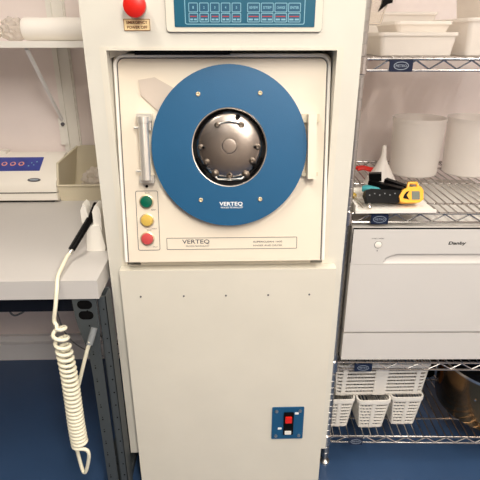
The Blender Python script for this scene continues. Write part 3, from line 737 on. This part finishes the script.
# inverted funnel
fn = thing('funnel', 'milky white plastic funnel upside down behind the black tools', 'funnel', (.487, .31, MZ+.003))
b = MB()
Tn = Matrix.Translation((.503, .318, MZ+.003)) @ Matrix.Scale(.88, 4)
b.lathe([(.062, 0), (.062, .005), (.058, .006), (.036, .045), (.020, .075), (.0105, .096), (.0075, .125), (.0065, .140), (.0045, .140), (.006, .120), (.009, .095), (.018, .074), (.034, .044), (.055, .006), (.058, 0)], Tn, 32, cap=False)
b.build('cone', M['tub'], fn)
# two round tubs
def tub(cx, cy, label):
    t = thing('round_tub', label, 'tub', (cx, cy, MZ+.004), 'milky tubs on the middle shelf')
    z = MZ + .004
    MB().lathe([(0, 0), (.072, 0), (.078, .005), (.084, .180), (.0815, .182), (.075, .006), (0, .003)], Matrix.Translation((cx, cy, z)), 48, cap=False).build('tub_body', M['tub'], t)
    MB().lathe([(.0835, .177), (.0865, .178), (.0865, .190), (.0825, .190), (.0815, .184)], Matrix.Translation((cx, cy, z)), 48, cap=False).build('tub_rim', M['tub'], t)
    return t
tub(.652, .445, 'milky round plastic tub standing directly behind the yellow thermometer')
tub(.838, .445, 'milky round plastic tub at the right edge of the photo')

# ------------------------------------------------------------- baskets on the bottom shelf
BZ0 = .1262
def basket(x0, x1, y0, y1, z0, z1, label, name='slotted_basket', rows=8, taper=.012, bands=1):
    t = thing(name, label, 'basket', ((x0+x1)/2, (y0+y1)/2, z0), 'white slotted baskets on the bottom wire shelf')
    b = MB(); n = 4
    def loop(f, inset=0):
        k = taper*(1-f) + inset
        return rrect(x0+k, x1-k, y0+k, y1-k, .014, n)
    H = z1 - z0
    for r_ in range(rows):
        f0 = .04 + .90*r_/rows; f1 = f0 + .90/rows*.47
        b.ring([p for p in loop(f0)], [p for p in loop(f0, .0025)], z0+H*f0, z0+H*f1)
    def vband(cx, wd, y, yb, ax):
        # a vertical band following the taper
        for f in (0,):
            if ax == 'y':
                s_ = 1 if y == y0 else -1; off = .0006*-s_
                P = [(cx-wd/2, y+s_*taper+off, z0), (cx+wd/2, y+s_*taper+off, z0), (cx+wd/2, y+off, z1-.008), (cx-wd/2, y+off, z1-.008)]
                wallq(b, P, -.003*1 if s_ > 0 else .003)
            else:
                s_ = 1 if y == x0 else -1; off = .0006*-s_
                P = [(y+s_*taper+off, cx-wd/2, z0), (y+s_*taper+off, cx+wd/2, z0), (y+off, cx+wd/2, z1-.008), (y+off, cx-wd/2, z1-.008)]
                wallq(b, P, .003 if s_ > 0 else -.003)
    wd = (x1-x0)
    cs = [(x0+x1)/2] if bands == 1 else [x0+.035, (x0+x1)/2, x1-.035]
    for cx in cs:
        ww = .012 if bands == 1 else (.042 if cx == (x0+x1)/2 else .014)
        vband(cx, ww, y0, 0, 'y'); vband(cx, ww, y1, 0, 'y')
    vband((y0+y1)/2, .014, x0, 0, 'x'); vband((y0+y1)/2, .014, x1, 0, 'x')
    # corner posts
    for (cx, cy, sx, sy) in ((x0, y0, 1, 1), (x1, y0, -1, 1), (x0, y1, 1, -1), (x1, y1, -1, -1)):
        k = .0045
        b.tube([(cx+sx*(taper+k), cy+sy*(taper+k), z0), (cx+sx*k, cy+sy*k, z1-.006)], .0028, 6)
    # floor grid
    b.ring(loop(0), loop(0, .008), z0, z0+.004)
    i = x0 + taper + .01
    while i < x1 - taper - .006:
        b.box(i, i+.005, y0+taper, y1-taper, z0+.0005, z0+.0035); i += .012
    b.build('slotted_wall', M['basket'], t)
    b = MB(); b.ring(rrect(x0-.003, x1+.003, y0-.003, y1+.003, .016, n), rrect(x0+.002, x1-.002, y0+.002, y1-.002, .013, n), z1-.012, z1, I4, .0015)
    b.build('basket_rim', M['basket'], t)
    return t
basket(.330, .427, .0895, .345, BZ0, .252, 'small white slotted basket, leftmost, half hidden by the cream machine')
basket(.438, .546, .0825, .345, BZ0, .252, 'small white slotted basket in the middle of the front row')
basket(.555, .660, .0945, .345, BZ0, .252, 'small white slotted basket, rightmost of the front row')
basket(.355, .668, .100, .335, .2525, .384, 'large white slotted basket resting on top of the three small ones', rows=8, taper=.010, bands=3)

# ------------------------------------------------------------- large pot, jar, bottle
pt = thing('steel_pot', 'large shiny steel pot tinted with brown reflections at bottom right', 'pot', (.950, .215, BZ0))
T = Matrix.Translation((.955, .212, BZ0))
MB().lathe([(0, 0), (.168, 0), (.177, .006), (.180, .02), (.181, .186), (.1795, .186), (.176, .02), (.165, .004), (0, .004)], T, 72, cap=False).build('pot_body', M['pot'], pt)
MB().lathe([(.180, .183), (.1845, .184), (.1855, .189), (.1845, .194), (.180, .195)], T, 72, cap=False).build('rim', M['chrome'], pt)
MB().lathe([(.182, .195), (.1835, .198), (.1835, .214), (.180, .218), (.10, .232), (0, .236)], T, 72).build('lid', M['black'], pt)
b = MB(); b.tube([T @ Vector((-.03, 0, .234)), T @ Vector((-.03, 0, .255)), T @ Vector((.03, 0, .255)), T @ Vector((.03, 0, .234))], .004, 8); b.build('lid_handle', M['steel'], pt)
b = MB()
for a, z in ((238, .10), (252, .135), (250, .06), (226, .12), (262, .09)):
    p = T @ Vector((.1805*math.cos(R(a)), .1805*math.sin(R(a)), z)); n_ = Vector((math.cos(R(a)), math.sin(R(a)), 0)); b.cyl(p, p + n_*.003, .0028, 10)
b.build('rivets', M['chrome'], pt)
jr = thing('glass_jar', 'glass jar with dark base band behind the steel pot', 'jar', (.79, .33, BZ0))
T = Matrix.Translation((.795, .385, BZ0))
MB().lathe([(.030, .0), (.034, .006), (.034, .14), (.026, .16), (.026, .175), (.024, .175), (.032, .14), (.032, .006)], T, 28, cap=False).build('jar_body', M['glass'], jr)
MB().lathe([(.0355, .0), (.0355, .035), (0, .035)], T, 28).build('base_band', M['black'], jr)
MB().lathe([(.029, .172), (.029, .190), (0, .192)], T, 28).build('jar_lid', M['steel'], jr)
bt = thing('amber_bottle', 'amber glass bottle between large basket and steel pot', 'bottle', (.765, .27, BZ0))
T = Matrix.Translation((.744, .33, BZ0))
MB().lathe([(.0, 0), (.022, .0), (.024, .004), (.024, .075), (.018, .092), (.010, .100), (.010, .118), (0, .118)], T, 24).build('bottle_body', M['amberg'], bt)
MB().lathe([(.012, .118), (.012, .136), (0, .137)], T, 20).build('bottle_cap', M['white'], bt)
